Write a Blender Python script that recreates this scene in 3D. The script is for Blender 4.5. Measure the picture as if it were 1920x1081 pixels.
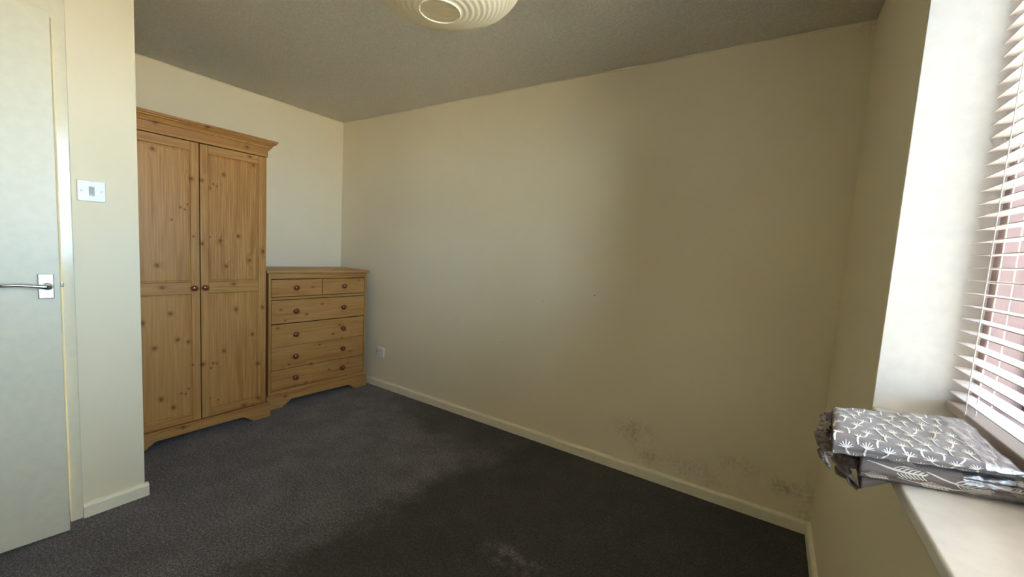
import bpy, bmesh, math, random
from mathutils import Vector, Matrix, noise
random.seed(7)
S = bpy.context.scene
for o in list(bpy.data.objects): bpy.data.objects.remove(o)
COL = S.collection
R = math.radians

# ---------------------------------------------------------------- camera
H = 2.35
CAM = Vector((3.4711, -2.3576, 1.2650)); YAW, PITCH, ROLL, FPX = 0.5685, -0.0902, 0.0602, 760.82
fw = Vector((-math.sin(YAW)*math.cos(PITCH), math.cos(YAW)*math.cos(PITCH), math.sin(PITCH)))
rt = Vector((math.cos(YAW), math.sin(YAW), 0)); up = rt.cross(fw)
c_, s_ = math.cos(ROLL), math.sin(ROLL)
rt2 = c_*rt + s_*up; up2 = -s_*rt + c_*up
cd = bpy.data.cameras.new('camera'); cam = bpy.data.objects.new('camera', cd); COL.objects.link(cam)
cam.matrix_world = Matrix(((rt2.x, up2.x, -fw.x, CAM.x), (rt2.y, up2.y, -fw.y, CAM.y), (rt2.z, up2.z, -fw.z, CAM.z), (0, 0, 0, 1)))
cd.sensor_width = 36; cd.lens = 36*FPX/1920; cd.shift_x = -2.68/1920; cd.clip_start = .02; cd.clip_end = 300
S.camera = cam

# ---------------------------------------------------------------- world, sun, exposure
w = bpy.data.worlds.new('daylight'); S.world = w; w.use_nodes = True
bg = w.node_tree.nodes['Background']
bg.inputs['Color'].default_value = (0.58, 0.78, 1.0, 1); bg.inputs['Strength'].default_value = 5.8
sd = bpy.data.lights.new('sun', 'SUN'); sd.energy = 66.0; sd.angle = R(1); sd.color = (1, .95, .86)
sun = bpy.data.objects.new('sun', sd); COL.objects.link(sun)
sun.rotation_euler = Vector((.62, .25, -.75)).to_track_quat('-Z', 'Y').to_euler()   # high sun behind the building
ad = bpy.data.lights.new('window_portal', 'AREA'); ad.shape = 'RECTANGLE'; ad.size = 1.85; ad.size_y = 1.25
ad.cycles.is_portal = True
po = bpy.data.objects.new('window_portal', ad); COL.objects.link(po); po.location = (4.06, -1.795, 1.48)
po.rotation_euler = (R(90), 0, R(90))
S.view_settings.view_transform = 'Standard'; S.view_settings.look = 'None'
S.view_settings.gamma = 1; S.view_settings.use_curve_mapping = False
S.view_settings.exposure = 1.9
S.cycles.max_bounces = 10; S.cycles.diffuse_bounces = 7; S.cycles.glossy_bounces = 4
S.cycles.transparent_max_bounces = 12; S.cycles.sample_clamp_indirect = 6
S.cycles.use_denoising = True; S.cycles.caustics_reflective = False; S.cycles.caustics_refractive = False

# ---------------------------------------------------------------- node helpers
def lin(r, g, b):
    f = lambda c: (c/255/12.92) if c/255 <= .04045 else ((c/255+.055)/1.055)**2.4
    return (f(r), f(g), f(b), 1)
class NT:
    def __init__(s, name):
        s.m = bpy.data.materials.new(name); s.m.use_nodes = True; s.t = s.m.node_tree
        s.b = s.t.nodes['Principled BSDF']; s.out = s.t.nodes['Material Output']; s.tc = None
    def n(s, typ, **kw):
        x = s.t.nodes.new(typ)
        for k, v in kw.items(): setattr(x, k, v)
        return x
    def l(s, a, b): s.t.links.new(a, b)
    def put(s, inp, v):
        if hasattr(v, 'is_linked') or isinstance(v, bpy.types.NodeSocket): s.l(v, inp)
        else: inp.default_value = v
    def obj(s):
        if not s.tc: s.tc = s.n('ShaderNodeTexCoord')
        return s.tc.outputs['Object']
    def math(s, op, a, b=0.0, c=None, clamp=False):
        x = s.n('ShaderNodeMath', operation=op, use_clamp=clamp)
        s.put(x.inputs[0], a); s.put(x.inputs[1], b)
        if c is not None: s.put(x.inputs[2], c)
        return x.outputs[0]
    def vmath(s, op, a, b):
        x = s.n('ShaderNodeVectorMath', operation=op); s.put(x.inputs[0], a); s.put(x.inputs[1], b)
        return x
    def noise(s, scale, detail=3, vec=None, rough=.5, dist=0.0):
        x = s.n('ShaderNodeTexNoise'); x.inputs['Scale'].default_value = scale; x.inputs['Detail'].default_value = detail
        x.inputs['Roughness'].default_value = rough; x.inputs['Distortion'].default_value = dist
        s.l(vec if vec is not None else s.obj(), x.inputs['Vector']); return x.outputs['Fac']
    def mapping(s, sc, vec=None, loc=(0, 0, 0)):
        x = s.n('ShaderNodeMapping'); x.inputs['Scale'].default_value = sc; x.inputs['Location'].default_value = loc
        s.l(vec if vec is not None else s.obj(), x.inputs['Vector']); return x.outputs[0]
    def ramp(s, fac, stops):
        x = s.n('ShaderNodeValToRGB'); e = x.color_ramp.elements
        e[0].position, e[0].color = stops[0]; e[1].position, e[1].color = stops[-1]
        for p, c in stops[1:-1]:
            k = e.new(p); k.color = c
        s.l(fac, x.inputs[0]); return x.outputs[0]
    def mix(s, fac, a, b, blend='MIX'):
        x = s.n('ShaderNodeMix', data_type='RGBA', blend_type=blend)
        s.put(x.inputs[0], fac); s.put(x.inputs[6], a); s.put(x.inputs[7], b); return x.outputs[2]
    def sm(s, v, lo, hi, a=0.0, b=1.0):
        x = s.n('ShaderNodeMapRange', interpolation_type='SMOOTHSTEP')
        s.put(x.inputs[0], v)
        for i, q in enumerate((lo, hi, a, b)): x.inputs[i+1].default_value = q
        return x.outputs[0]
    def bump(s, h, strength, dist=.002):
        x = s.n('ShaderNodeBump'); x.inputs['Strength'].default_value = strength; x.inputs['Distance'].default_value = dist
        s.l(h, x.inputs['Height']); s.l(x.outputs[0], s.b.inputs['Normal'])
    def sets(s, **kw):
        for k, v in kw.items(): s.put(s.b.inputs[k.replace('_', ' ')], v)
        return s.m
def simple(name, col, rough=.5, metal=0.0, bump=None, **kw):
    t = NT(name)
    nz = t.noise(30, 3)
    c = t.mix(t.sm(nz, .3, .7, 0, .5), col, tuple(x*.9 for x in col[:3])+(1,))
    t.sets(Base_Color=c, Roughness=rough, Metallic=metal, **kw)
    if bump: t.bump(t.noise(bump[0], 4), bump[1], bump[2])
    return t.m

# walls: cream emulsion with roller texture; scuffs and mould on the long wall
CREAM = lin(237, 227, 201)
def wall_mat(name, spots=(), marks=()):
    t = NT(name)
    c = t.mix(t.sm(t.noise(1.7, 4), .35, .7, 0, .5), CREAM, lin(232, 220, 191))
    sep = t.obj()
    if spots:
        acc = None
        for (x, z, rx, rz, a) in spots:
            d = t.vmath('MULTIPLY', t.vmath('SUBTRACT', sep, (x, 0, z)).outputs[0], (1/rx, 0, 1/rz))
            ln = t.n('ShaderNodeVectorMath', operation='LENGTH'); t.l(d.outputs[0], ln.inputs[0])
            v = t.math('MULTIPLY', t.sm(ln.outputs['Value'], 0, 1, 1, 0), a)
            acc = v if acc is None else t.math('MAXIMUM', acc, v)
        g = t.math('ADD', t.math('MULTIPLY', t.noise(55, 5, rough=.7), .75), t.math('MULTIPLY', t.noise(9, 3), .5))
        f = t.math('MULTIPLY', acc, t.sm(g, .52, .82))
        c = t.mix(t.math('MULTIPLY', f, 1.0, clamp=True), c, lin(70, 66, 52))
    for (x, z, r) in marks:
        d = t.n('ShaderNodeVectorMath', operation='DISTANCE'); t.l(sep, d.inputs[0]); d.inputs[1].default_value = (x, 0, z)
        c = t.mix(t.sm(d.outputs['Value'], r*.5, r, .75, 0), c, lin(110, 100, 85))
    t.sets(Base_Color=c, Roughness=.62, Specular_IOR_Level=.3)
    t.bump(t.noise(160, 4, rough=.6), .25, .0012)
    return t.m
M_wall = wall_mat('cream_wall_paint')
M_long = wall_mat('cream_wall_paint_scuffed',
    [(2.86, .25, .20, .13, .42), (2.98, .13, .17, .10, .36), (3.62, .19, .13, .07, .62), (3.42, .22, .17, .10, .35), (3.2, .13, .4, .14, .26), (3.71, .14, .07, .25, .4), (3.70, 2.32, .05, .06, .45)],
    [(2.558, 1.028, .006), (1.462, .72, .006), (1.49, .74, .004), (2.2, .95, .004), (1.9, .62, .004)])
M_gloss = simple('satin_cream_woodwork', lin(228, 222, 200), .14, bump=(60, .15, .001))
M_door = simple('cream_door_paint', lin(226, 221, 200), .38, bump=(25, .2, .001))
M_skirt = simple('chalky_skirting_paint', lin(246, 238, 214), .4, bump=(80, .2, .001))

def ceil_mat():
    t = NT('stippled_ceiling')
    c = t.mix(t.noise(2, 3), lin(243, 238, 224), lin(235, 229, 213))
    v = t.noise(95, 5, rough=.65, dist=.8)
    c = t.mix(t.sm(v, .35, .65), t.mix(.17, c, lin(110, 104, 90)), c)
    t.sets(Base_Color=c, Roughness=.85, Specular_IOR_Level=.15)
    t.bump(v, 1.0, .012); return t.m
M_ceil = ceil_mat()

def carpet_mat():
    t = NT('charcoal_carpet')
    o = t.obj()
    sp = t.n('ShaderNodeSeparateXYZ'); t.l(o, sp.inputs[0]); X, Y = sp.outputs[0], sp.outputs[1]
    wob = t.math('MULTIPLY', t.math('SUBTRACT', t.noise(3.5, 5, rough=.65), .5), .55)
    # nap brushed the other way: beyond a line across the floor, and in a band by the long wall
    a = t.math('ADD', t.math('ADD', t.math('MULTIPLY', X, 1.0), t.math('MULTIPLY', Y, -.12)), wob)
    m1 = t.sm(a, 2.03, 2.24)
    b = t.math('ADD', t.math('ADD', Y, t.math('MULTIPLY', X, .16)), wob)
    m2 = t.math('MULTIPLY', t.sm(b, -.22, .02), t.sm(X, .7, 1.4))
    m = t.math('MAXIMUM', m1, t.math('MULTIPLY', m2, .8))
    # trodden light streak
    q = t.vmath('MULTIPLY', t.vmath('SUBTRACT', o, (2.67, -1.0, 0)).outputs[0], (5.5, 11, 0))
    ln = t.n('ShaderNodeVectorMath', operation='LENGTH'); t.l(q.outputs[0], ln.inputs[0])
    st = t.math('MULTIPLY', t.sm(ln.outputs['Value'], .2, 1.1, 1, 0), t.sm(t.noise(14, 4), .42, .6))
    m = t.math('SUBTRACT', m, t.math('MULTIPLY', st, 1.1), clamp=True)
    tuft = t.noise(240, 4, rough=.9)
    t2 = t.noise(95, 4, rough=.8)
    g = t.math('ADD', t.math('MULTIPLY', tuft, .65), t.math('MULTIPLY', t2, .35))
    g = t.math('ADD', g, t.math('MULTIPLY', t.math('SUBTRACT', t.noise(5, 4, rough=.7), .5), .10))
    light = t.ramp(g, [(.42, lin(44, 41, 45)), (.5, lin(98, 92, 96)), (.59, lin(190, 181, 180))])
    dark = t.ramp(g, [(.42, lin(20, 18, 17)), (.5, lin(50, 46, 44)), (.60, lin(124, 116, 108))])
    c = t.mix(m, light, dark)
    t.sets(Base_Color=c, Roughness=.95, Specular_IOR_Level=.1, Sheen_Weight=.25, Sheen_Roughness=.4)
    t.bump(g, 1.0, .012)
    return t.m
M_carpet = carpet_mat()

WK = [(-1.519,1.849),(-1.286,1.886),(-1.056,1.83),(-1.04,1.775),(-1.016,1.725),(-1.355,1.577),(-1.303,1.577),(-1.186,1.631),(-1.245,1.565),(-1.223,1.556),(-1.258,1.537),(-1.409,1.406),(-1.387,1.396),(-1.374,1.427),(-1.449,1.33),(-1.263,1.243),(-1.206,1.223),(-1.105,1.258),(-1.304,1.2),(-1.348,1.241),(-.956,1.164),(-1.04,1.102),(-1.175,1.063),(-1.52,1.067),(-1.53,1.708),(-1.5,.94),(-1.135,.949),(-1.463,.786),(-1.588,.743),(-1.12,.781),(-.958,.784),(-1.021,.604),(-1.431,.627),(-1.536,.592),(-1.378,.606),(-1.19,.518),(-1.357,.46),(-1.306,.454),(-1.249,.449),(-1.227,.442),(-1.263,.42),(-.986,.393),(-1.38,.315),(-1.416,.296),(-1.393,.286),(-.982,.148),(-1.075,.122),(-1.267,.223),(-1.223,.201),(-1.455,.219),(-1.416,.088),(-1.512,.285)]
WSMALL = {8,9,10,11,12,13,14,15,19,32+4,38,39,40,42,43,44,47,48}
CK = [(-.538,.897),(-.141,.943),(-.461,.76),(-.584,.689),(-.743,.656),(-.793,.602),(-.307,.574),(-.365,.504),(-.286,.464),(-.478,.434),(-.208,.335),(-.712,.315),(-.544,.29),(-.227,.237),(-.392,.209),(-.582,.145),(-.745,.079),(-.773,.738)]
def pine(name, knots, vertical, tone=1.0):
    t = NT(name)
    # knot field in the front plane (local y, z)
    acc = None
    for (y, z, r) in knots:
        ry, rz = (r, r*1.15) if vertical else (r*1.3, r*.8)
        d = t.vmath('MULTIPLY', t.vmath('SUBTRACT', t.obj(), (0, y, z)).outputs[0], (0, 1/ry, 1/rz))
        ln = t.n('ShaderNodeVectorMath', operation='LENGTH'); t.l(d.outputs[0], ln.inputs[0])
        acc = ln.outputs['Value'] if acc is None else t.math('MINIMUM', acc, ln.outputs['Value'])
    wobble = t.math('MULTIPLY', t.math('SUBTRACT', t.noise(90, 3), .5), .9)
    kd = t.math('ADD', acc, wobble)
    near = t.sm(acc, 0, 5, .05, 0)
    sc = (26, 26, 1.6) if vertical else (26, 1.6, 26)
    mp = t.mapping(sc)
    off = t.n('ShaderNodeCombineXYZ')
    t.l(t.math('MULTIPLY', near, 10), off.inputs[0]); t.l(t.math('MULTIPLY', near, 14), off.inputs[1])
    vv = t.vmath('ADD', mp, off.outputs[0]).outputs[0]
    n1 = t.noise(1.0, 4, vv, .55, .4)
    mp2 = t.mapping((130, 130, 3) if vertical else (130, 3, 130))
    n2 = t.noise(1.0, 3, mp2)
    n3 = t.noise(1.0, 2, t.mapping((5, 5, .7) if vertical else (5, .7, 5)))
    k = tone
    def L(r, g, b): q = lin(r, g, b); return (q[0]*k*.73, q[1]*k*.70, q[2]*k*.60, 1)
    c = t.ramp(n1, [(.3, L(196, 142, 82)), (.45, L(219, 170, 108)), (.58, L(209, 157, 95)), (.72, L(184, 128, 70))])
    c = t.mix(t.sm(n2, .35, .65, 0, .55), c, L(170, 115, 62))
    c = t.mix(t.sm(n3, .35, .65, 0, .35), c, L(224, 178, 120))
    c = t.mix(t.sm(kd, .7, 2.4, .5, 0), c, L(172, 108, 52))
    c = t.mix(t.sm(kd, .25, 1.25, .8, 0), c, L(122, 72, 36))
    t.sets(Base_Color=c, Roughness=.42, Specular_IOR_Level=.4)
    t.bump(n2, .12, .0006)
    return t.m

# ---------------------------------------------------------------- mesh helpers
def link(name, bm, mat, parent=None, smooth=False, bevel=0, seg=2):
    me = bpy.data.meshes.new(name)
    bmesh.ops.recalc_face_normals(bm, faces=bm.faces)
    bm.to_mesh(me); bm.free()
    for p in me.polygons: p.use_smooth = smooth or bevel > 0
    if mat: me.materials.append(mat)
    o = bpy.data.objects.new(name, me); COL.objects.link(o)
    if parent: o.parent = parent
    if bevel:
        b = o.modifiers.new('bevel', 'BEVEL'); b.width = bevel; b.segments = seg; b.limit_method = 'ANGLE'; b.angle_limit = R(40)
        b.harden_normals = True
    return o
def empty(name, loc, label, cat, group=None, rz=0):
    o = bpy.data.objects.new(name, None); COL.objects.link(o); o.location = loc; o.rotation_euler = (0, 0, rz)
    o.empty_display_size = .1
    o['label'] = label; o['category'] = cat
    if group: o['group'] = group
    return o
def tag(o, label, cat, group=None):
    o['label'] = label; o['category'] = cat
    if group: o['group'] = group
    return o
def struct(o, label=None):
    o['kind'] = 'structure'
    if label: o['label'] = label
    return o
def box(bm, x0, x1, y0, y1, z0, z1):
    v = [bm.verts.new((x, y, z)) for x in (x0, x1) for y in (y0, y1) for z in (z0, z1)]
    for f in ((0, 1, 3, 2), (4, 6, 7, 5), (0, 4, 5, 1), (2, 3, 7, 6), (0, 2, 6, 4), (1, 5, 7, 3)): bm.faces.new([v[i] for i in f])
def boxes(*bs):
    bm = bmesh.new()
    for b in bs: box(bm, *b)
    return bm
def prism(bm, pts, axis, a, b):
    """polygon pts (2-D) extruded along axis from a to b"""
    def P(p, t):
        return {'x': (t, p[0], p[1]), 'y': (p[0], t, p[1]), 'z': (p[0], p[1], t)}[axis]
    A = [bm.verts.new(P(p, a)) for p in pts]; B = [bm.verts.new(P(p, b)) for p in pts]
    n = len(pts)
    bm.faces.new(A); bm.faces.new(B[::-1])
    for i in range(n): bm.faces.new((A[i], B[i], B[(i+1) % n], A[(i+1) % n]))
def lathe(bm, prof, seg=24, mat=Matrix()):
    """prof: (radius, height) about local z"""
    rings = []
    for r, h in prof:
        if r < 1e-6: rings.append([bm.verts.new(mat @ Vector((0, 0, h)))])
        else: rings.append([bm.verts.new(mat @ Vector((r*math.cos(2*math.pi*i/seg), r*math.sin(2*math.pi*i/seg), h))) for i in range(seg)])
    for a, b in zip(rings, rings[1:]):
        for i in range(seg):
            j = (i+1) % seg
            q = [a[i % len(a)], a[j % len(a)], b[j % len(b)], b[i % len(b)]]
            q = list(dict.fromkeys(q))
            if len(q) > 2: bm.faces.new(q)
def tube(bm, pts, r, seg=6, cap=True):
    pts = [Vector(p) for p in pts]; rings = []; prev = None
    for i, p in enumerate(pts):
        t = (pts[min(i+1, len(pts)-1)] - pts[max(i-1, 0)]).normalized()
        if prev is None: prev = t.orthogonal().normalized()
        n = (prev - t*prev.dot(t)).normalized(); prev = n; b = t.cross(n)
        rr = r[i] if isinstance(r, (list, tuple)) else r
        rings.append([bm.verts.new(p + (n*math.cos(2*math.pi*k/seg) + b*math.sin(2*math.pi*k/seg))*rr) for k in range(seg)])
    for A, B in zip(rings, rings[1:]):
        for k in range(seg): bm.faces.new((A[k], A[(k+1) % seg], B[(k+1) % seg], B[k]))
    if cap: bm.faces.new(rings[0][::-1]); bm.faces.new(rings[-1])

# ================================================================ SETTING
L = 3.733; XP = 1.041; YP = -1.724; YR = -3.15
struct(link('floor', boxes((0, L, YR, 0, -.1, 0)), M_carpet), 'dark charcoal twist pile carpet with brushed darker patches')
def ceiling():
    bm = boxes((0, L, YR, 0, H, H+.1)); return link('ceiling', bm, M_ceil)
struct(ceiling(), 'stippled off white textured ceiling')
struct(link('wall_right', boxes((0, L, 0, .12, 0, H)), M_long), 'long plain cream wall with scuffs and mould near the skirting')
struct(link('wall_back', boxes((-.12, 0, YP, .12, 0, H)), M_wall), 'cream end wall behind the pine furniture')
struct(link('wall_alcove', boxes((-.12, XP-.1, YP-.1, YP, 0, H)), M_wall))
DY0, DY1 = -1.969, -2.755
struct(link('wall_left', boxes((XP-.1, XP, DY0+.03, YP, 0, H), (XP-.1, XP, YR, DY1-.04, 0, H)), M_wall), 'narrow cream wall between door and wardrobe')
struct(link('wall_rear', boxes((XP-.1, L+.3, YR-.12, YR, 0, H)), M_wall))
WY0, WY1, WZ0, WZ1 = -2.70, -.891, .876, 2.10
struct(link('wall_window', boxes((L, 4.03, WY1, .12, 0, H), (L, 4.03, YR, WY0, 0, H), (L, 4.03, WY0, WY1, 0, WZ0), (L, 4.03, WY0, WY1, WZ1, H)), M_wall),
       'cream window wall with deep bright reveal')
# unseen hall behind the ajar door, boxed in to keep sun leaks out
struct(link('wall_hall', boxes((-.3, XP-.1, YR, YR+.1, 0, H), (-.4, -.3, YR, YP-.1, 0, H), (-.4, XP-.1, YR, YP-.1, H, H+.1), (-.4, 0, YR, YP-.1, -.1, 0)), M_wall))
# skirtings: moulded board with a rounded top
def skirting(name, p0, p1, nrm, h=.062, t=.018):
    bm = bmesh.new(); p0 = Vector(p0); p1 = Vector(p1); nrm = Vector(nrm)
    prof = [(0, 0), (t, 0), (t, h-.012), (t-.003, h-.005), (t-.008, h-.001), (0, h)]
    n = 24; rings = []
    for i in range(n+1):
        p = p0.lerp(p1, i/n)
        rings.append([bm.verts.new(p + nrm*a + Vector((0, 0, b))) for a, b in prof])
    for A, B in zip(rings, rings[1:]):
        for k in range(len(prof)): bm.faces.new((A[k], A[(k+1) % len(prof)], B[(k+1) % len(prof)], B[k]))
    bm.faces.new(rings[0]); bm.faces.new(rings[-1][::-1])
    return struct(link(name, bm, M_skirt, smooth=False))
skirting('baseboard_right', (0, 0, 0), (L-.018, 0, 0), (0, -1, 0))
skirting('baseboard_window', (L, 0, 0), (L, YR, 0), (-1, 0, 0))
skirting('baseboard_back', (0, -.018, 0), (0, YP, 0), (1, 0, 0))
skirting('baseboard_left', (XP, YP+.012, 0), (XP, -1.931, 0), (1, 0, 0))
skirting('baseboard_rear', (XP, YR, 0), (L-.018, YR, 0), (0, 1, 0))
# lumpy decorator's caulk along the ceiling line
def caulk(name, a, b, seed, ns=(0, -1, 0)):
    bm = bmesh.new(); a = Vector(a); b = Vector(b); n = 160; pts = []; rr = []
    for i in range(n+1):
        p = a.lerp(b, i/n); v = noise.noise(Vector((i*.21, seed, 0)))
        pts.append(p + Vector((0, 0, -.001+.0025*noise.noise(Vector((i*.4, seed+4, 0)))))); rr.append(max(.0012, .003+.005*v))
    tube(bm, pts, rr, 6); return struct(link(name, bm, M_wall, smooth=True))
caulk('trim_2', (.002, -.001, H-.001), (L-.002, -.001, H-.001), 1.3)
caulk('trim_3', (.001, -.003, H-.001), (.001, YP+.002, H-.001), 5.1)

# door frame and over-panel
fbm = bmesh.new()
prism(fbm, [(DY1-.04, 0), (DY1, 0), (DY1, 2.050), (DY0, 2.050), (DY0, 0), (DY0+.038, 0), (DY0+.038, H-.001), (DY1-.04, H-.001)], 'x', XP-.1, XP+.009)
TF = struct(link('trim_1', fbm, M_gloss, bevel=.004, seg=3), 'glossy cream door frame with flush over-panel')
struct(link('trim_4', boxes((XP-.099, XP-.035, DY0-.012, DY0, 0, 2.049)), M_gloss), 'door stop')
# door: hinged at the far left, slightly open into the room
ang = R(5.6)
door = struct(bpy.data.objects.new('door_1', None), 'plain flush cream door standing slightly ajar'); COL.objects.link(door)
door.location = (XP+.012, DY1+.004, .008); door.rotation_euler = (0, 0, -ang)
DW = .770
link('leaf', boxes((-.038, 0, 0, DW, 0, 2.034)), M_door, door, bevel=.0025)
M_alu = simple('brushed_aluminium', (.62, .63, .64, 1), .32, 1.0)
M_chrome = simple('polished_chrome', (.75, .76, .77, 1), .14, 1.0)
hz = 1.017; hy = DW-.037
bm = boxes((0, .007, hy-.021, hy+.021, hz-.048, hz+.048))
hd = link('handle', bm, M_alu, door, bevel=.004, seg=3); hd['label'] = 'silver lever handle on a rectangular backplate'
bm = bmesh.new(); lathe(bm, [(0, .0), (.0145, 0), (.0145, .006), (.011, .012), (.0095, .016), (.0095, .034), (0, .036)], 24, Matrix.Translation((.006, hy+.004, hz)) @ Matrix.Rotation(R(90), 4, 'Y'))
link('handle_boss', bm, M_chrome, hd, smooth=True)
bm = bmesh.new()
pts = [(.036, hy+.009, hz), (.040, hy-.004, hz+.001), (.042, hy-.02, hz+.003), (.043, hy-.045, hz+.007), (.044, hy-.075, hz+.009), (.044, hy-.105, hz+.008), (.042, hy-.125, hz+.005)]
tube(bm, pts, [.010, .0098, .0085, .0065, .006, .006, .0055], 12)
link('lever', bm, M_chrome, hd, smooth=True)
link('latch', boxes((-.026, -.012, DW, DW+.011, hz-.005, hz+.014)), M_chrome, door, bevel=.003)
bm = boxes(*[(-.006, .003, -.004, .004, z, z+.08) for z in (.2, 1.0, 1.75)])
link('hinge', bm, M_alu, door)

# ---------------------------------------------------------------- window, sill, outside ground
def glass():
    t = NT('window_glass'); t.t.nodes.remove(t.b)
    tr = t.n('ShaderNodeBsdfTransparent'); tr.inputs[0].default_value = (.95, .96, .95, 1)
    gl = t.n('ShaderNodeBsdfGlossy'); gl.inputs['Roughness'].default_value = .02
    fr = t.n('ShaderNodeFresnel'); fr.inputs[0].default_value = 1.45
    mx = t.n('ShaderNodeMixShader'); t.l(fr.outputs[0], mx.inputs[0]); t.l(tr.outputs[0], mx.inputs[1]); t.l(gl.outputs[0], mx.inputs[2])
    t.l(mx.outputs[0], t.out.inputs[0]); return t.m
M_glass = glass()
M_brown = simple('mauve_brown_window_frame', lin(176, 150, 148), .45, bump=(60, .2, .001))
M_sill = simple('white_gloss_sill', lin(240, 239, 234), .25, bump=(18, .12, .0015))
win = struct(bpy.data.objects.new('window_1', None), 'brown framed window behind white venetian blind'); COL.objects.link(win); win.location = (3.96, -1.795, WZ0)
def wl(x0, x1, y0, y1, z0, z1): return (x0-3.96, x1-3.96, y0+1.795, y1+1.795, z0-WZ0, z1-WZ0)
fx0, fx1 = 3.914, 4.034
bmf = boxes(wl(fx0, fx1, WY1-.034, WY1, WZ0, WZ1), wl(fx0, fx1, WY0, WY0+.052, WZ0, WZ1), wl(fx0, fx1, WY0+.052, WY1-.034, WZ1-.055, WZ1), wl(fx0, fx1, WY0+.052, WY1-.034, WZ0, WZ0+.075))
link('window_frame', bmf, M_brown, win, bevel=.004)
link('mullion', boxes(wl(fx0+.008, fx1-.005, -1.82, -1.765, WZ0+.075, WZ1-.055)), M_brown, win, bevel=.004)
for a, b in ((WY0+.052, -1.82), (-1.765, WY1-.034)):
    link('pane', boxes(wl(3.968, 3.972, a-.004, b+.004, WZ0+.07, WZ1-.05)), M_glass, win)
sb = bmesh.new()
prism(sb, [(3.69, WY0+.001), (fx0+.01, WY0+.001), (fx0+.01, WY1-.001), (3.7335, WY1-.001), (3.7325, -1.02), (3.69, -1.04)], 'z', .8765, .9005)
sill = link('window_sill', sb, M_sill, win, bevel=.005, seg=3); sill.matrix_parent_inverse = Matrix.Translation((-3.96, 1.795, -WZ0))
sill['label'] = 'white glossy painted window sill with scuff marks'

gm = simple('sunlit_paving', (.32, .295, .25, 1), .9)
bm = boxes((4.2, 70, -60, 60, -3.2, -3.0)); struct(link('ground', bm, gm), 'sunlit ground outside')

# white painted plaster lining of the window recess
M_rev = simple('white_reveal_paint', lin(246, 245, 241), .45, bump=(60, .15, .001))
struct(link('trim_5', boxes((L+.001, 3.915, WY1-.003, WY1+.0005, .9006, WZ1-.003), (L+.001, 3.915, WY0-.0005, WY0+.003, .9006, WZ1-.003), (L+.001, 3.915, WY0, WY1, WZ1-.003, WZ1+.0005)), M_rev), 'white painted window reveal')
# neighbouring brick house seen in slivers between the slats
def brickm():
    t = NT('pinkish_brick'); b = t.n('ShaderNodeTexBrick'); b.inputs['Scale'].default_value = 4.4
    b.inputs['Color1'].default_value = lin(176, 140, 142); b.inputs['Color2'].default_value = lin(160, 126, 130); b.inputs['Mortar'].default_value = lin(196, 180, 172)
    mp = t.n('ShaderNodeMapping'); mp.inputs['Rotation'].default_value = (R(90), 0, 0); t.l(t.obj(), mp.inputs['Vector']); t.l(mp.outputs[0], b.inputs['Vector'])
    t.sets(Base_Color=b.outputs[0], Roughness=.9); return t.m
M_brick = brickm()
hs_ = empty('brick_house', (10, 14, -3), 'hazy pinkish brick house outside, glimpsed between the blind slats', 'house')
link('wall', boxes((-6, 5, 0, 6, 0, 7.5)), M_brick, hs_)
bm = bmesh.new(); prism(bm, [(-.4, 7.5), (6.4, 7.5), (3, 10)], 'x', -6.3, 5.3); link('roof', bm, simple('grey_roof_tiles', lin(110, 104, 104), .8), hs_)
M_wg = simple('far_window_glass', lin(120, 126, 130), .1)
for wx, wz in ((-4.2, 3.6), (-1.2, 3.6), (2.0, 3.6), (-4.2, .9), (2.0, .9)):
    wf = link('house_window', boxes((wx-.06, wx+1.26, -.05, .02, wz-.06, wz+1.36)), M_sill, hs_)
    link('pane', boxes((wx+.02, wx+1.18, -.07, -.03, wz+.02, wz+1.28)), M_wg, wf)

# ================================================================ WARDROBE
WX, WYc = .28, -1.3155
wk = [(y-WYc, z, .0055 if i in WSMALL else .0105) for i, (y, z) in enumerate(WK)]
M_pv = pine('pine_vertical_grain', wk, True); M_ph = pine('pine_horizontal_grain', wk, False, .97)
wd = empty('wardrobe', (WX, WYc, 0), 'tall two door pine wardrobe with moulded cornice beside the cream wall stub', 'wardrobe')
F = .546-WX          # door face
hw = .389            # half width of the body
bm = boxes((-.26, F-.022, -hw, -hw+.018, .02, 1.85), (-.26, F-.022, hw-.018, hw, .02, 1.85), (-.26, -.255, -hw+.018, hw-.018, .08, 1.85),
           (-.255, F-.022, -hw+.018, hw-.018, .085, .10), (-.255, F-.022, -hw+.018, hw-.018, 1.80, 1.815))
link('carcass', bm, M_pv, wd)
link('frieze', boxes((F-.022, F, -hw, hw, 1.795, 1.850)), M_ph, wd, bevel=.002)
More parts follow.
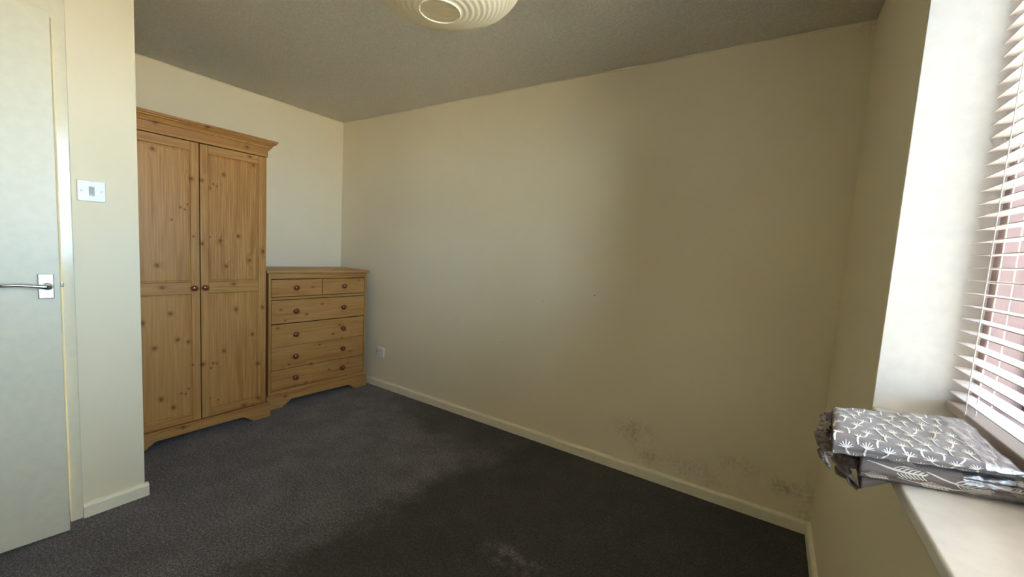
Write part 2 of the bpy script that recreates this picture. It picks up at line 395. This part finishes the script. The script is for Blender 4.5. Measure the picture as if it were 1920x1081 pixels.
# cornice: moulding swept round front and both sides (left overhang trimmed by the wall)
prof = [(0, 1.838), (.006, 1.838), (.008, 1.848), (.014, 1.852), (.018, 1.862), (.026, 1.872), (.036, 1.879), (.036, 1.884), (.042, 1.887), (.044, 1.894), (.044, 1.900), (0, 1.900)]
bm = bmesh.new(); rings = []
for (x, y, sx, sy) in ((-.26, -hw, 0, -.35), (F, -hw, 1, -.35), (F, hw, 1, 1), (-.26, hw, 0, 1)):
    rings.append([bm.verts.new((x+a*sx, y+a*sy, z)) for a, z in prof])
for A, B in zip(rings, rings[1:]):
    for k in range(len(prof)-1): bm.faces.new((A[k], A[k+1], B[k+1], B[k]))
bm.faces.new([r[-1] for r in rings]); bm.faces.new([r[-2] for r in rings][::-1])
link('cornice', bm, M_ph, wd)
def plinth(name, half, f, back, h, proud, parent, m, mv, top=.012, lefttrim=0.0):
    """bracket-footed base: shaped front board and two side boards, each its own part"""
    W = half+proud
    fb = .115
    pr = [(-W+lefttrim, 0), (-W+fb, 0), (-W+fb+.004, .011), (-W+fb+.020, .014), (-W+fb+.028, .027), (-W+fb+.042, .033), (-W+fb+.058, .047),
          (W-fb-.058, .047), (W-fb-.042, .033), (W-fb-.028, .027), (W-fb-.020, .014), (W-fb-.004, .011), (W-fb, 0), (W, 0), (W, h), (-W+lefttrim, h)]
    bm = bmesh.new(); prism(bm, pr, 'x', f+proud-.018, f+proud)
    link('plinth_front', bm, m, parent, bevel=.002)
    for s in (-1, 1):
        e = -W+lefttrim if s < 0 else W-.018
        bm = bmesh.new(); pq = [(back, 0), (back+.1, 0), (back+.13, .04), (f-.11, .04), (f-.08, 0), (f+proud-.0185, 0), (f+proud-.0185, h), (back, h)]
        prism(bm, pq, 'y', e, e+.018)
        link('plinth_side', bm, m, parent)
    bm = boxes((back, f+proud, -W+lefttrim, W, h, h+top*.4), (back, f+proud-.006, -W+lefttrim+.004, W-.006, h+top*.4, h+top))
    link('plinth_cap', bm, m, parent, bevel=.002)
plinth('plinth', hw, F, -.26, .088, .016, wd, M_ph, M_pv, .014)
M_knob = simple('red_brown_turned_wood', lin(128, 62, 36), .2, Coat_Weight=.6, Coat_Roughness=.08)
M_dark = simple('dark_gap', lin(40, 28, 20), .9)
def knob(parent, x, y, z, s=1.0):
    bm = bmesh.new()
    pr = [(0, 0), (.009, 0), (.0075, .006), (.0072, .010), (.011, .0135), (.0162, .0175), (.0178, .0215), (.0170, .0255), (.0125, .0290), (.0065, .0305), (0, .031)]
    lathe(bm, [(a*s, b*s) for a, b in pr], 24, Matrix.Translation((x, y, z)) @ Matrix.Rotation(R(90), 4, 'Y'))
    return link('knob', bm, M_knob, parent, smooth=True)
def frame_door(parent, y0, y1, z0, z1, knob_y, knob_z):
    st = .042; bm = bmesh.new(); x1 = F; x0 = F-.020
    mr0, mr1 = .897, .967
    box(bm, x0, x1, y0, y0+st, z0, z1); box(bm, x0, x1, y1-st, y1, z0, z1)
    d = link('door', bm, M_pv, parent, bevel=.0022)
    for a, b in ((z0, z0+.042), (mr0, mr1), (z1-.050, z1)): link('door_rail', boxes((x0, x1-.0004, y0+st+.0002, y1-st-.0002, a, b)), M_ph, d, bevel=.0022)
    for a, b in ((z0+.042, mr0), (mr1, z1-.050)):
        # bevelled panel sunk behind the frame
        bm = bmesh.new(); Y0, Y1 = y0+st, y1-st
        def ring(i, x): return [bm.verts.new((x, y, z)) for y, z in ((Y0+i, a+i), (Y1-i, a+i), (Y1-i, b-i), (Y0+i, b-i))]
        r = [ring(0, x1-.003), ring(.004, x1-.0085), ring(.0075, x1-.0085), ring(.013, x1-.005)]
        for A, B in zip(r, r[1:]):
            for k in range(4): bm.faces.new((A[k], A[(k+1) % 4], B[(k+1) % 4], B[k]))
        bm.faces.new(r[-1])
        bk = ring(0, x0+.002)
        for k in range(4): bm.faces.new((bk[k], bk[(k+1) % 4], r[0][(k+1) % 4], r[0][k]))
        bm.faces.new(bk[::-1])
        link('panel', bm, M_pv, d)
    knob(d, x1, knob_y, knob_z)
frame_door(wd, -hw+.013, -.0025, .107, 1.790, -.035, .932)
frame_door(wd, .0025, hw-.016, .107, 1.790, .021, .933)

# ================================================================ CHEST OF DRAWERS
CA = R(-3.4); CX, CY = .250, -.462
ch = empty('chest_of_drawers', (CX, CY, 0), 'low pine chest of drawers with red brown knobs in the far corner', 'chest of drawers', rz=CA)
ck = [(y-CY, z, .009 if i not in (4, 8, 13) else .007) for i, (y, z) in enumerate(CK)]
M_ch = pine('pine_drawer_grain', ck, False); M_cv = pine('pine_chest_side', ck[:3], True, .95)
f = .222; cw = .397
bm = boxes((-.205, f-.0005, -cw, -cw+.018, .01, .998), (-.205, f-.0005, cw-.018, cw, .01, .998), (-.205, -.2, -cw+.018, cw-.018, .05, .998))
link('carcass', bm, M_cv, ch)
DWH = .3765; ZR = [(.131, .2845), (.2875, .4572), (.4580, .628), (.634, .808), (.834, .961)]
link('drawer_rail', boxes((-.02, f-.003, -cw+.018, cw-.018, .8125, .8295)), M_ch, ch)
link('drawer_rail', boxes((-.02, f-.006, -cw+.018, cw-.018, .103, .127)), M_ch, ch)
link('divider', boxes((-.02, f-.012, -.01, .01, .832, .962)), M_ch, ch)
link('frieze', boxes((f-.02, f-.001, -cw+.001, cw-.001, .966, .999)), M_ch, ch, bevel=.0015)
bm = bmesh.new()
for (a, b, e) in ((.998, 1.004, .004), (1.004, 1.010, .010), (1.010, 1.028, .018)): box(bm, -.205, f+e, -cw-e+.0, cw+e, a, b)
link('top', bm, M_ch, ch, bevel=.004, seg=3)
plinth('plinth', cw, f, -.205, .090, .015, ch, M_ch, M_cv, .012)
knobz = [.216-.003, .387-.004, .553, .727, .900]; ky = [(-.205-.008, .175), (-.208, .178), (-.205, .182), (-.205, .182), (-.208, .178)]
for i, (a, b) in enumerate(ZR):
    spans = [(-DWH, DWH)] if i < 4 else [(-DWH, -.0035), (.0035, DWH)]
    for j, (y0, y1) in enumerate(spans):
        bm = boxes((f-.020, f, y0, y1, a, b), (-.15, f-.020, y0+.02, y1-.02, a+.02, b-.02))
        d = link('drawer', bm, M_ch, ch, bevel=.003)
        ks = [(-.208), (.178)] if i < 4 else [[-.208], [.178]][j]
        if not isinstance(ks, list): ks = [ks]
        for q in (ks if i == 4 else [-.208, .178]): knob(d, f, q, (a+b)/2+.002, 1.12)

# ================================================================ SWITCH AND SOCKET
M_plast = simple('white_plastic', lin(238, 238, 232), .3)
M_grey = simple('grey_plastic', lin(176, 180, 178), .35)
M_screw = simple('steel_screw', (.35, .35, .34, 1), .4, 1.0)
def screw(parent, mat):
    bm = bmesh.new(); lathe(bm, [(0, 0), (.0036, 0), (.0036, .001), (.0024, .0018), (0, .0018)], 12, mat); return link('screw', bm, M_screw, parent)
sw = empty('light_switch', (XP, -1.873, 1.410), 'white square plastic light switch on wall stub beside the door', 'switch')
link('plate', boxes((0, .010, -.043, .043, -.043, .043)), M_plast, sw, bevel=.004, seg=3)
rk = link('rocker', boxes((.009, .0125, -.0085, .0085, -.019, .019)), M_grey, sw, bevel=.0015)
bm = bmesh.new(); prism(bm, [(.0120, -.013), (.0165, .010), (.0140, .014), (.0120, .014)], 'y', -.0068, .0068)
link('rocker_key', bm, M_grey, rk, bevel=.0008)
for s in (-1, 1): screw(sw, Matrix.Translation((.0098, s*.030, 0)) @ Matrix.Rotation(R(90), 4, 'Y'))
so = empty('wall_socket', (.618, 0, .314), 'white plastic power socket low on the long wall beside the chest', 'socket')
link('plate', boxes((-.043, .043, -.011, 0, -.043, .043)), M_plast, so, bevel=.004, seg=3)
link('rocker', boxes((-.018+.02, .018+.008, -.0155, -.010, .020, .034)), M_plast, so, bevel=.0015)
for (a, b, c, d) in ((-.0035, .0035, .002, .014), (-.015, -.009, -.016, -.011), (.009, .015, -.016, -.011)):
    link('pin_slot', boxes((a, b, -.0113, -.0105, c, d)), M_dark, so)
for s in (-1, 1): screw(so, Matrix.Translation((s*.030, -.0108, 0)) @ Matrix.Rotation(R(90), 4, 'X'))

# ================================================================ PENDANT LAMP
def paper():
    t = NT('white_shade_fabric'); t.t.nodes.remove(t.b)
    df = t.n('ShaderNodeBsdfDiffuse'); df.inputs[0].default_value = lin(240, 234, 214)
    tl = t.n('ShaderNodeBsdfTranslucent'); tl.inputs[0].default_value = lin(240, 230, 205)
    tp = t.n('ShaderNodeBsdfTransparent')
    m1 = t.n('ShaderNodeMixShader'); m1.inputs[0].default_value = .42
    m2 = t.n('ShaderNodeMixShader'); m2.inputs[0].default_value = .06
    t.l(df.outputs[0], m1.inputs[1]); t.l(tl.outputs[0], m1.inputs[2]); t.l(m1.outputs[0], m2.inputs[1]); t.l(tp.outputs[0], m2.inputs[2])
    t.l(m2.outputs[0], t.out.inputs[0]); return t.m
M_paper = paper()
LX, LY, LZ, LR, SQ = 2.628, -1.498, 2.020, .230, .50
lp = empty('pendant_lamp', (LX, LY, LZ), 'ribbed white globe pendant lampshade hanging from the ceiling', 'lamp')
nr = 34; a0 = math.acos(.0555/LR); prof = []
for i in range(nr*4+1):
    t_ = -a0 + 2*a0*i/(nr*4)
    rr = LR*math.cos(t_); zz = LR*SQ*math.sin(t_)
    k = 1 - .028*abs(math.sin(math.pi*i/4))
    prof.append((rr*k, zz*k))
bm = bmesh.new(); lathe(bm, prof, 72)
for v in bm.verts:
    n_ = noise.noise(v.co*9); v.co *= 1+.006*n_
link('lamp_shade', bm, M_paper, lp, smooth=True)
M_wire = simple('cream_wire', lin(236, 228, 200), .4)
zb = prof[0][1]
for (z, r) in ((zb, .056), (-zb, .056)):
    bm = bmesh.new(); tube(bm, [(r*math.cos(2*math.pi*i/40), r*math.sin(2*math.pi*i/40), z) for i in range(41)], .0022, 6)
    link('shade_ring', bm, M_wire, lp, smooth=True)
bm = bmesh.new()
for a in (.9, .9+math.pi):
    tube(bm, [(.054*math.cos(a), .054*math.sin(a), zb), (.058*math.cos(a), .058*math.sin(a), 0), (.054*math.cos(a), .054*math.sin(a), -zb-.002)], .0014, 6)
tube(bm, [(.054*math.cos(.9), .054*math.sin(.9), -zb-.002), (0, 0, -zb-.002), (-.054*math.cos(.9), -.054*math.sin(.9), -zb-.002)], .0014, 6)
link('shade_frame', bm, M_wire, lp, smooth=True)
bm = bmesh.new(); lathe(bm, [(0, -zb-.055), (.017, -zb-.055), (.019, -zb-.02), (.014, -zb+.01), (.006, -zb+.02), (0, -zb+.02)], 20)
link('lamp_holder', bm, M_plast, lp, smooth=True)
bm = bmesh.new(); tube(bm, [(0, 0, -zb+.015), (0, 0, H-LZ-.01)], .0032, 8)
link('flex', bm, M_plast, lp, smooth=True)
bm = bmesh.new(); lathe(bm, [(0, H-LZ-.032), (.012, H-LZ-.032), (.03, H-LZ-.018), (.038, H-LZ-.001), (0, H-LZ-.001)], 28)
link('ceiling_rose', bm, M_plast, lp, smooth=True)

# ================================================================ VENETIAN BLIND
def slatm():
    t = NT('white_blind_slat'); t.t.nodes.remove(t.b)
    df = t.n('ShaderNodeBsdfPrincipled'); c = t.mix(t.noise(20, 2), lin(240, 231, 226), lin(232, 222, 216)); t.l(c, df.inputs['Base Color'])
    df.inputs['Roughness'].default_value = .35
    t.l(df.outputs[0], t.out.inputs[0]); return t.m
M_slat = slatm()
BX, BY0, BY1 = 3.889, -2.68, -.902
bl = empty('venetian_blind', (BX, (BY0+BY1)/2, .94), 'white horizontal slat venetian blind hanging in the window recess', 'blind')
hl = (BY1-BY0)/2
sp = .0311; ns = int((2.055-.975)/sp)+1
# one slat: thin, slightly crowned plank, 36 mm wide
bm = bmesh.new(); cs = []
for i in range(7):
    u = -1+2*i/6; cs.append((.018*u, .0012*(1-u*u)))
top_ = [(x, z+.0011) for x, z in cs]; bot = [(x, z-.0011) for x, z in cs][::-1]
prism(bm, top_+bot, 'y', -hl, hl)
slat0 = link('slat', bm, M_slat, bl); slat0.location = (0, 0, .981-.94)
for k in range(1, ns):
    o = slat0.copy(); COL.objects.link(o); o.parent = bl
    o.location = (0, random.uniform(-.0012, .0012), .981-.94+k*sp); o.rotation_euler = (0, random.uniform(-.02, .02), 0)
M_rail_shaded = simple('blind_rail_painted_shade', lin(182, 162, 148), .4)  # taupe base colour carries the bottom rail's backlit shade
link('bottom_rail', boxes((-.019, .019, -hl-.001, hl+.002, -.004, .016)), M_rail_shaded, bl, bevel=.003)
link('head_rail', boxes((-.025, .025, -hl, hl, 1.115, 1.157)), M_slat, bl, bevel=.003)
M_cord = simple('white_cord', lin(245, 240, 232), .6)
for yy in (-1.025, -1.55, -2.05, -2.57):
    y = yy - (BY0+BY1)/2
    bm = bmesh.new()
    for x in (-.0195, .0195): tube(bm, [(x, y, .01), (x, y, 1.12)], .0010, 6)
    for k in range(ns): tube(bm, [(-.0195, y, .041+k*sp-.002), (.0195, y, .041+k*sp-.002)], .0006, 4)
    link('ladder_cord', bm, M_cord, bl)
    bm = bmesh.new(); tube(bm, [(-.003, y, .01), (-.003, y, 1.12)], .0012, 6); link('lift_cord', bm, M_cord, bl)

# ================================================================ FOLDED CURTAINS ON THE SILL
def cloth_mat(name, c1, c2):
    t = NT(name)
    wv = t.noise(1, 2, t.mapping((900, 120, 900))); wu = t.noise(1, 2, t.mapping((120, 900, 900)))
    c = t.mix(t.math('MULTIPLY', t.math('ADD', wv, wu), .5), c1, c2)
    t.sets(Base_Color=c, Roughness=.75, Sheen_Weight=.2)
    t.bump(wv, .3, .0004); return t.m
M_cl = cloth_mat('grey_brown_curtain_cloth', lin(104, 92, 88), lin(134, 121, 116))
M_pr = simple('off_white_print', lin(232, 226, 214), .7)

class Slab:
    """folded cloth pack: four top corners (left-back, right-back, right-front, left-front), thickness by corner"""
    def __init__(s, tops, th, seed, amp=.003, layers=2):
        s.t = [Vector(p) for p in tops]; s.th = th; s.seed = seed; s.amp = amp; s.layers = layers
    def bil(s, a, u, v):
        return (a[0]*(1-u)+a[1]*u)*(1-v) + (a[3]*(1-u)+a[2]*u)*v
    def prof(s, q):
        """q 0..1 around: 0..0.55 top (back to front), .55-.80 rounded front, .80-1 underside. -> v, h(0 top..1 bottom), outward"""
        if q < .55: return q/.55, 0.0, 0.0
        if q < .80:
            a = (q-.55)/.25*math.pi; return 1.0, (1-math.cos(a))/2, math.sin(a)
        return 1-(q-.80)/.20, 1.0, 0.0
    def P(s, u, q, off=0.0):
        v, h, o = s.prof(q)
        p = s.bil(s.t, u, v); th = s.bil(s.th, u, v)
        fr = s.bil(s.t, u, 1) - s.bil(s.t, u, 0); fr.z = 0; fr.normalize()
        lay = 1-.28*abs(math.sin(math.pi*s.layers*h))**8 if s.layers > 1 else 1
        n = fr*math.sin(h*math.pi) + Vector((0, 0, math.cos(h*math.pi)))
        w1 = noise.noise(Vector((u*3.2, q*4.0, s.seed)))*s.amp + noise.noise(Vector((u*9, q*14, s.seed+3)))*s.amp*.45
        edge = -.010*max(0, 1-v/.12)**2 - .004*max(0, 1-u/.05)**2
        pos = p + Vector((0, 0, -th*h)) + fr*(th*.45*o*lay) + n*(off+w1*(1 if h < .6 else .3)) + Vector((0, 0, edge if h == 0 else 0))
        return pos
    def build(s, name, parent, nu=60, nq=70):
        bm = bmesh.new(); g = [[bm.verts.new(s.P(i/nu, j/nq)) for j in range(nq+1)] for i in range(nu+1)]
        for i in range(nu):
            for j in range(nq): bm.faces.new((g[i][j], g[i][j+1], g[i+1][j+1], g[i+1][j]))
        for row in (g[0], g[-1]):     # close the ends
            c = bm.verts.new(sum((v.co for v in row), Vector())/len(row))
            for j in range(nq): bm.faces.new((row[j], row[j+1], c))
            bm.faces.new((row[nq], row[0], c))
        for i in range(nu): bm.faces.new((g[i][nq], g[i][0], g[i+1][0], g[i+1][nq]))
        for v in bm.verts: v.co -= parent.location
        return link(name, bm, M_cl, parent, smooth=True)
    def stroke(s, bm, pts, wd, org, su, sq, off=.0009):
        n = len(pts); Lf = []
        for i, (a, b) in enumerate(pts):
            a0_, b0_ = pts[max(i-1, 0)]; a1_, b1_ = pts[min(i+1, n-1)]
            dx, dy = a1_-a0_, b1_-b0_; l = math.hypot(dx, dy) or 1
            w_ = wd*(.55+.45*math.sin(math.pi*min(1, (i+.6)/(n))))*.5
            nx, ny = -dy/l*w_, dx/l*w_
            pr = []
            for sg in (-1, 1):
                uu = (a+nx*sg)/su; qq = (b+ny*sg)/sq
                pr.append((uu, qq))
            Lf.append(pr)
        vs = [[bm.verts.new(s.P(u, q, off)-org) if 0 < u < .995 and .01 < q < .79 else None for u, q in pr] for pr in Lf]
        for A, B in zip(vs, vs[1:]):
            if None not in A and None not in B: bm.faces.new((A[0], A[1], B[1], B[0]))
def dandelion(sl, bm, cx, cy, ang, size, org, su, sq):
    def T(x, y): return (cx + (x*math.cos(ang)-y*math.sin(ang))*size, cy + (x*math.sin(ang)+y*math.cos(ang))*size*1.25)
    cv = random.choice((-1, 1))*.25
    stem = [T(cv*(1-(k/6))**2, .9*(1-k/6)) for k in range(7)]
    sl.stroke(bm, stem, .0036, org, su, sq)
    for k in range(7):
        a = R(-62+124*k/6); l = .62-.10*abs(k-3)/3
        pts = [T(math.sin(a)*l*(.15+.85*m/4)**1.0, -math.cos(a)*l*(m/4) + .12*(m/4)**2*abs(math.sin(a))) for m in range(5)]
        sl.stroke(bm, pts, .0019, org, su, sq)
def branch(sl, bm, cx, cy, ang, size, org, su, sq):
    def T(x, y): return (cx + (x*math.cos(ang)-y*math.sin(ang))*size, cy + (x*math.sin(ang)+y*math.cos(ang))*size)
    sl.stroke(bm, [T(x/8, .05*math.sin(x/8*3)) for x in range(9)], .0026, org, su, sq)
    for k in range(7):
        x = .45+.08*k
        for sg in (-1, 1):
            ln_ = .20*(1-.08*k)
            sl.stroke(bm, [T(x, .04), T(x+ln_*.5, .04+sg*ln_*.35), T(x+ln_, .04+sg*ln_*.62)], .0019, org, su, sq)
def heading(name, parent, path, drop, seed, amp=.009, freq=9, out=Vector((-1, -.15, 0)), reach=.45):
    """crumpled gathered end of the cloth: tight irregular folds hanging from a path"""
    bm = bmesh.new(); path = [Vector(p) for p in path]; n = 220; m = 26; g = []
    def at(t):
        x = t*(len(path)-1); i = min(int(x), len(path)-2); return path[i].lerp(path[i+1], x-i)
    for i in range(n+1):
        t = i/n; p = at(t); row = []
        ph = t*freq*2*math.pi + 2.2*noise.noise(Vector((t*6, seed, 0)))
        dl = drop*(.72+.55*noise.noise(Vector((t*7, seed+9, 0))))
        for j in range(m+1):
            d = j/m
            a = amp*(.25+.9*d)*(1+.9*noise.noise(Vector((t*9, d*3, seed))))
            cr = noise.noise(Vector((t*22, d*7, seed+2)))*.0055 + noise.noise(Vector((t*50, d*16, seed+5)))*.0025
            bulge = reach*drop*math.sin(min(d*1.9, 1)*math.pi/2)*(1-.75*d**2)
            o = out*(.003 + bulge + a*math.sin(ph+1.5*d) + cr) + Vector((0, 0, -dl*d**1.2 + cr*.8 + .004*math.sin(ph*1.0+1)*d))
            o += Vector((0, a*.9*math.cos(ph+2*d), 0))
            row.append(bm.verts.new(p+o-parent.location))
        g.append(row)
    for i in range(n):
        for j in range(m): bm.faces.new((g[i][j], g[i][j+1], g[i+1][j+1], g[i+1][j]))
    o = link(name, bm, M_cl, parent, smooth=True)
    sm_ = o.modifiers.new('solidify', 'SOLIDIFY'); sm_.thickness = .0014; sm_.offset = 0
    return o
# lower pack
c2 = empty('folded_curtain', (3.74, -1.30, .903), 'folded grey curtain with long white leaf branches, lower of the two, on the sill', 'curtain')
low = Slab([(3.655, -1.17, .938), (3.90, -1.06, .930), (3.862, -1.352, .934), (3.632, -1.425, .944)], [.034, .027, .033, .040], 2.1, .0022, 2)
# keep the pack clear of the blind: right-back corner pulled in
low.t[1] = Vector((3.848, -1.08, .926)); low.t[2] = Vector((3.856, -1.350, .934))
low.build('folded_cloth', c2)
bm = bmesh.new(); su, sq = .235, .26
for (x, q, a, sz) in ((.010, .615, .10, .085), (.095, .625, .16, .090), (.175, .63, .05, .07), (-.02, .70, .02, .062), (.055, .69, .10, .075), (.125, .725, -.2, .06), (.02, .765, .1, .06),
                      (.0, .5, .2, .08), (.1, .48, .1, .08), (.18, .5, .3, .08)):
    branch(low, bm, x, q*sq, a, sz, c2.location, su, sq)
link('printed_pattern', bm, M_pr, c2, smooth=True)
Slab([(3.652, -1.22, .9035), (3.688, -1.22, .9035), (3.6885, -1.398, .9035), (3.638, -1.414, .906)], [.018, .004, .004, .030], 7.7, .002, 2).build('drooping_fold', c2, 14, 40)
heading('gathered_heading', c2, [(3.642, -1.23, .935), (3.632, -1.32, .938), (3.628, -1.40, .935), (3.640, -1.43, .925)], .054, 8.0, .009, 5, reach=.45)
# upper pack
c1 = empty('folded_curtain', (3.72, -1.34, .947), 'folded grey curtain with small white tree print, upper of the two, ruffled end', 'curtain')
upc = Slab([(3.604, -1.262, .9775), (3.846, -1.065, .957), (3.848, -1.352, .9475), (3.583, -1.475, .990)], [.026, .019, .006, .042], 5.5, .0045, 2)
upc.build('folded_cloth', c1)
bm = bmesh.new(); su, sq = .29, .44
random.seed(3)
for i in range(9):
    for j in range(9):
        x = .006+i*.033+(.016 if j % 2 else 0)+random.uniform(-.003, .003); y = .018+j*.040+random.uniform(-.003, .003)
        dandelion(upc, bm, x, y, random.uniform(-.4, .4), .026, c1.location, su, sq)
link('printed_pattern', bm, M_pr, c1, smooth=True)
heading('gathered_heading', c1, [(3.606, -1.295, .968), (3.594, -1.37, .972), (3.584, -1.44, .968), (3.590, -1.48, .955)], .040, 3.0, .0065, 8, reach=.40)
# clear plastic wrapping round the right-hand end
def plastic():
    t = NT('clear_plastic_film'); t.t.nodes.remove(t.b)
    tr = t.n('ShaderNodeBsdfTransparent'); tr.inputs[0].default_value = (.93, .95, 1, 1)
    gl = t.n('ShaderNodeBsdfGlossy'); gl.inputs['Roughness'].default_value = .12; gl.inputs[0].default_value = (.9, .95, 1, 1)
    lw = t.n('ShaderNodeLayerWeight'); lw.inputs[0].default_value = .45
    bp_ = t.n('ShaderNodeBump'); bp_.inputs['Strength'].default_value = .8; bp_.inputs['Distance'].default_value = .004
    t.l(t.noise(60, 4, rough=.7), bp_.inputs['Height']); t.l(bp_.outputs[0], gl.inputs['Normal'])
    f_ = t.math('ADD', t.math('MULTIPLY', lw.outputs['Facing'], .5), .12, clamp=True)
    mx = t.n('ShaderNodeMixShader'); t.l(f_, mx.inputs[0]); t.l(tr.outputs[0], mx.inputs[1]); t.l(gl.outputs[0], mx.inputs[2])
    t.l(mx.outputs[0], t.out.inputs[0]); return t.m
M_film = plastic()
def film(name, sl, u0, u1, q0, q1, lift, tail, parent, seed):
    bm = bmesh.new(); nu, nq = 46, 60; g = []
    for i in range(nu+1):
        row = []
        for j in range(nq+1):
            u = u0+(u1-u0)*i/nu; q = q0+(q1-q0)*j/nq
            n_ = noise.noise(Vector((u*14, q*16, seed))); n2 = noise.noise(Vector((u*40, q*30, seed)))
            uu = min(u, 1.0); p = sl.P(uu, q, lift+.0028*abs(n_)+.0012*n2)
            if u > 1: p += Vector((tail*(u-1)/(u1-1), -.004*(u-1)/(u1-1), .006*n_-.004*(u-1)/(u1-1)))
            row.append(bm.verts.new(p-parent.location))
        g.append(row)
    for i in range(nu):
        for j in range(nq): bm.faces.new((g[i][j], g[i][j+1], g[i+1][j+1], g[i+1][j]))
    return link(name, bm, M_film, parent, smooth=True)
film('plastic_wrap', upc, .80, 1.0, .05, .74, .002, .012, c1, 4.4)
film('plastic_wrap', low, .62, 1.0, .55, .78, .002, .006, c2, 9.4)
c1.location.z += .0035
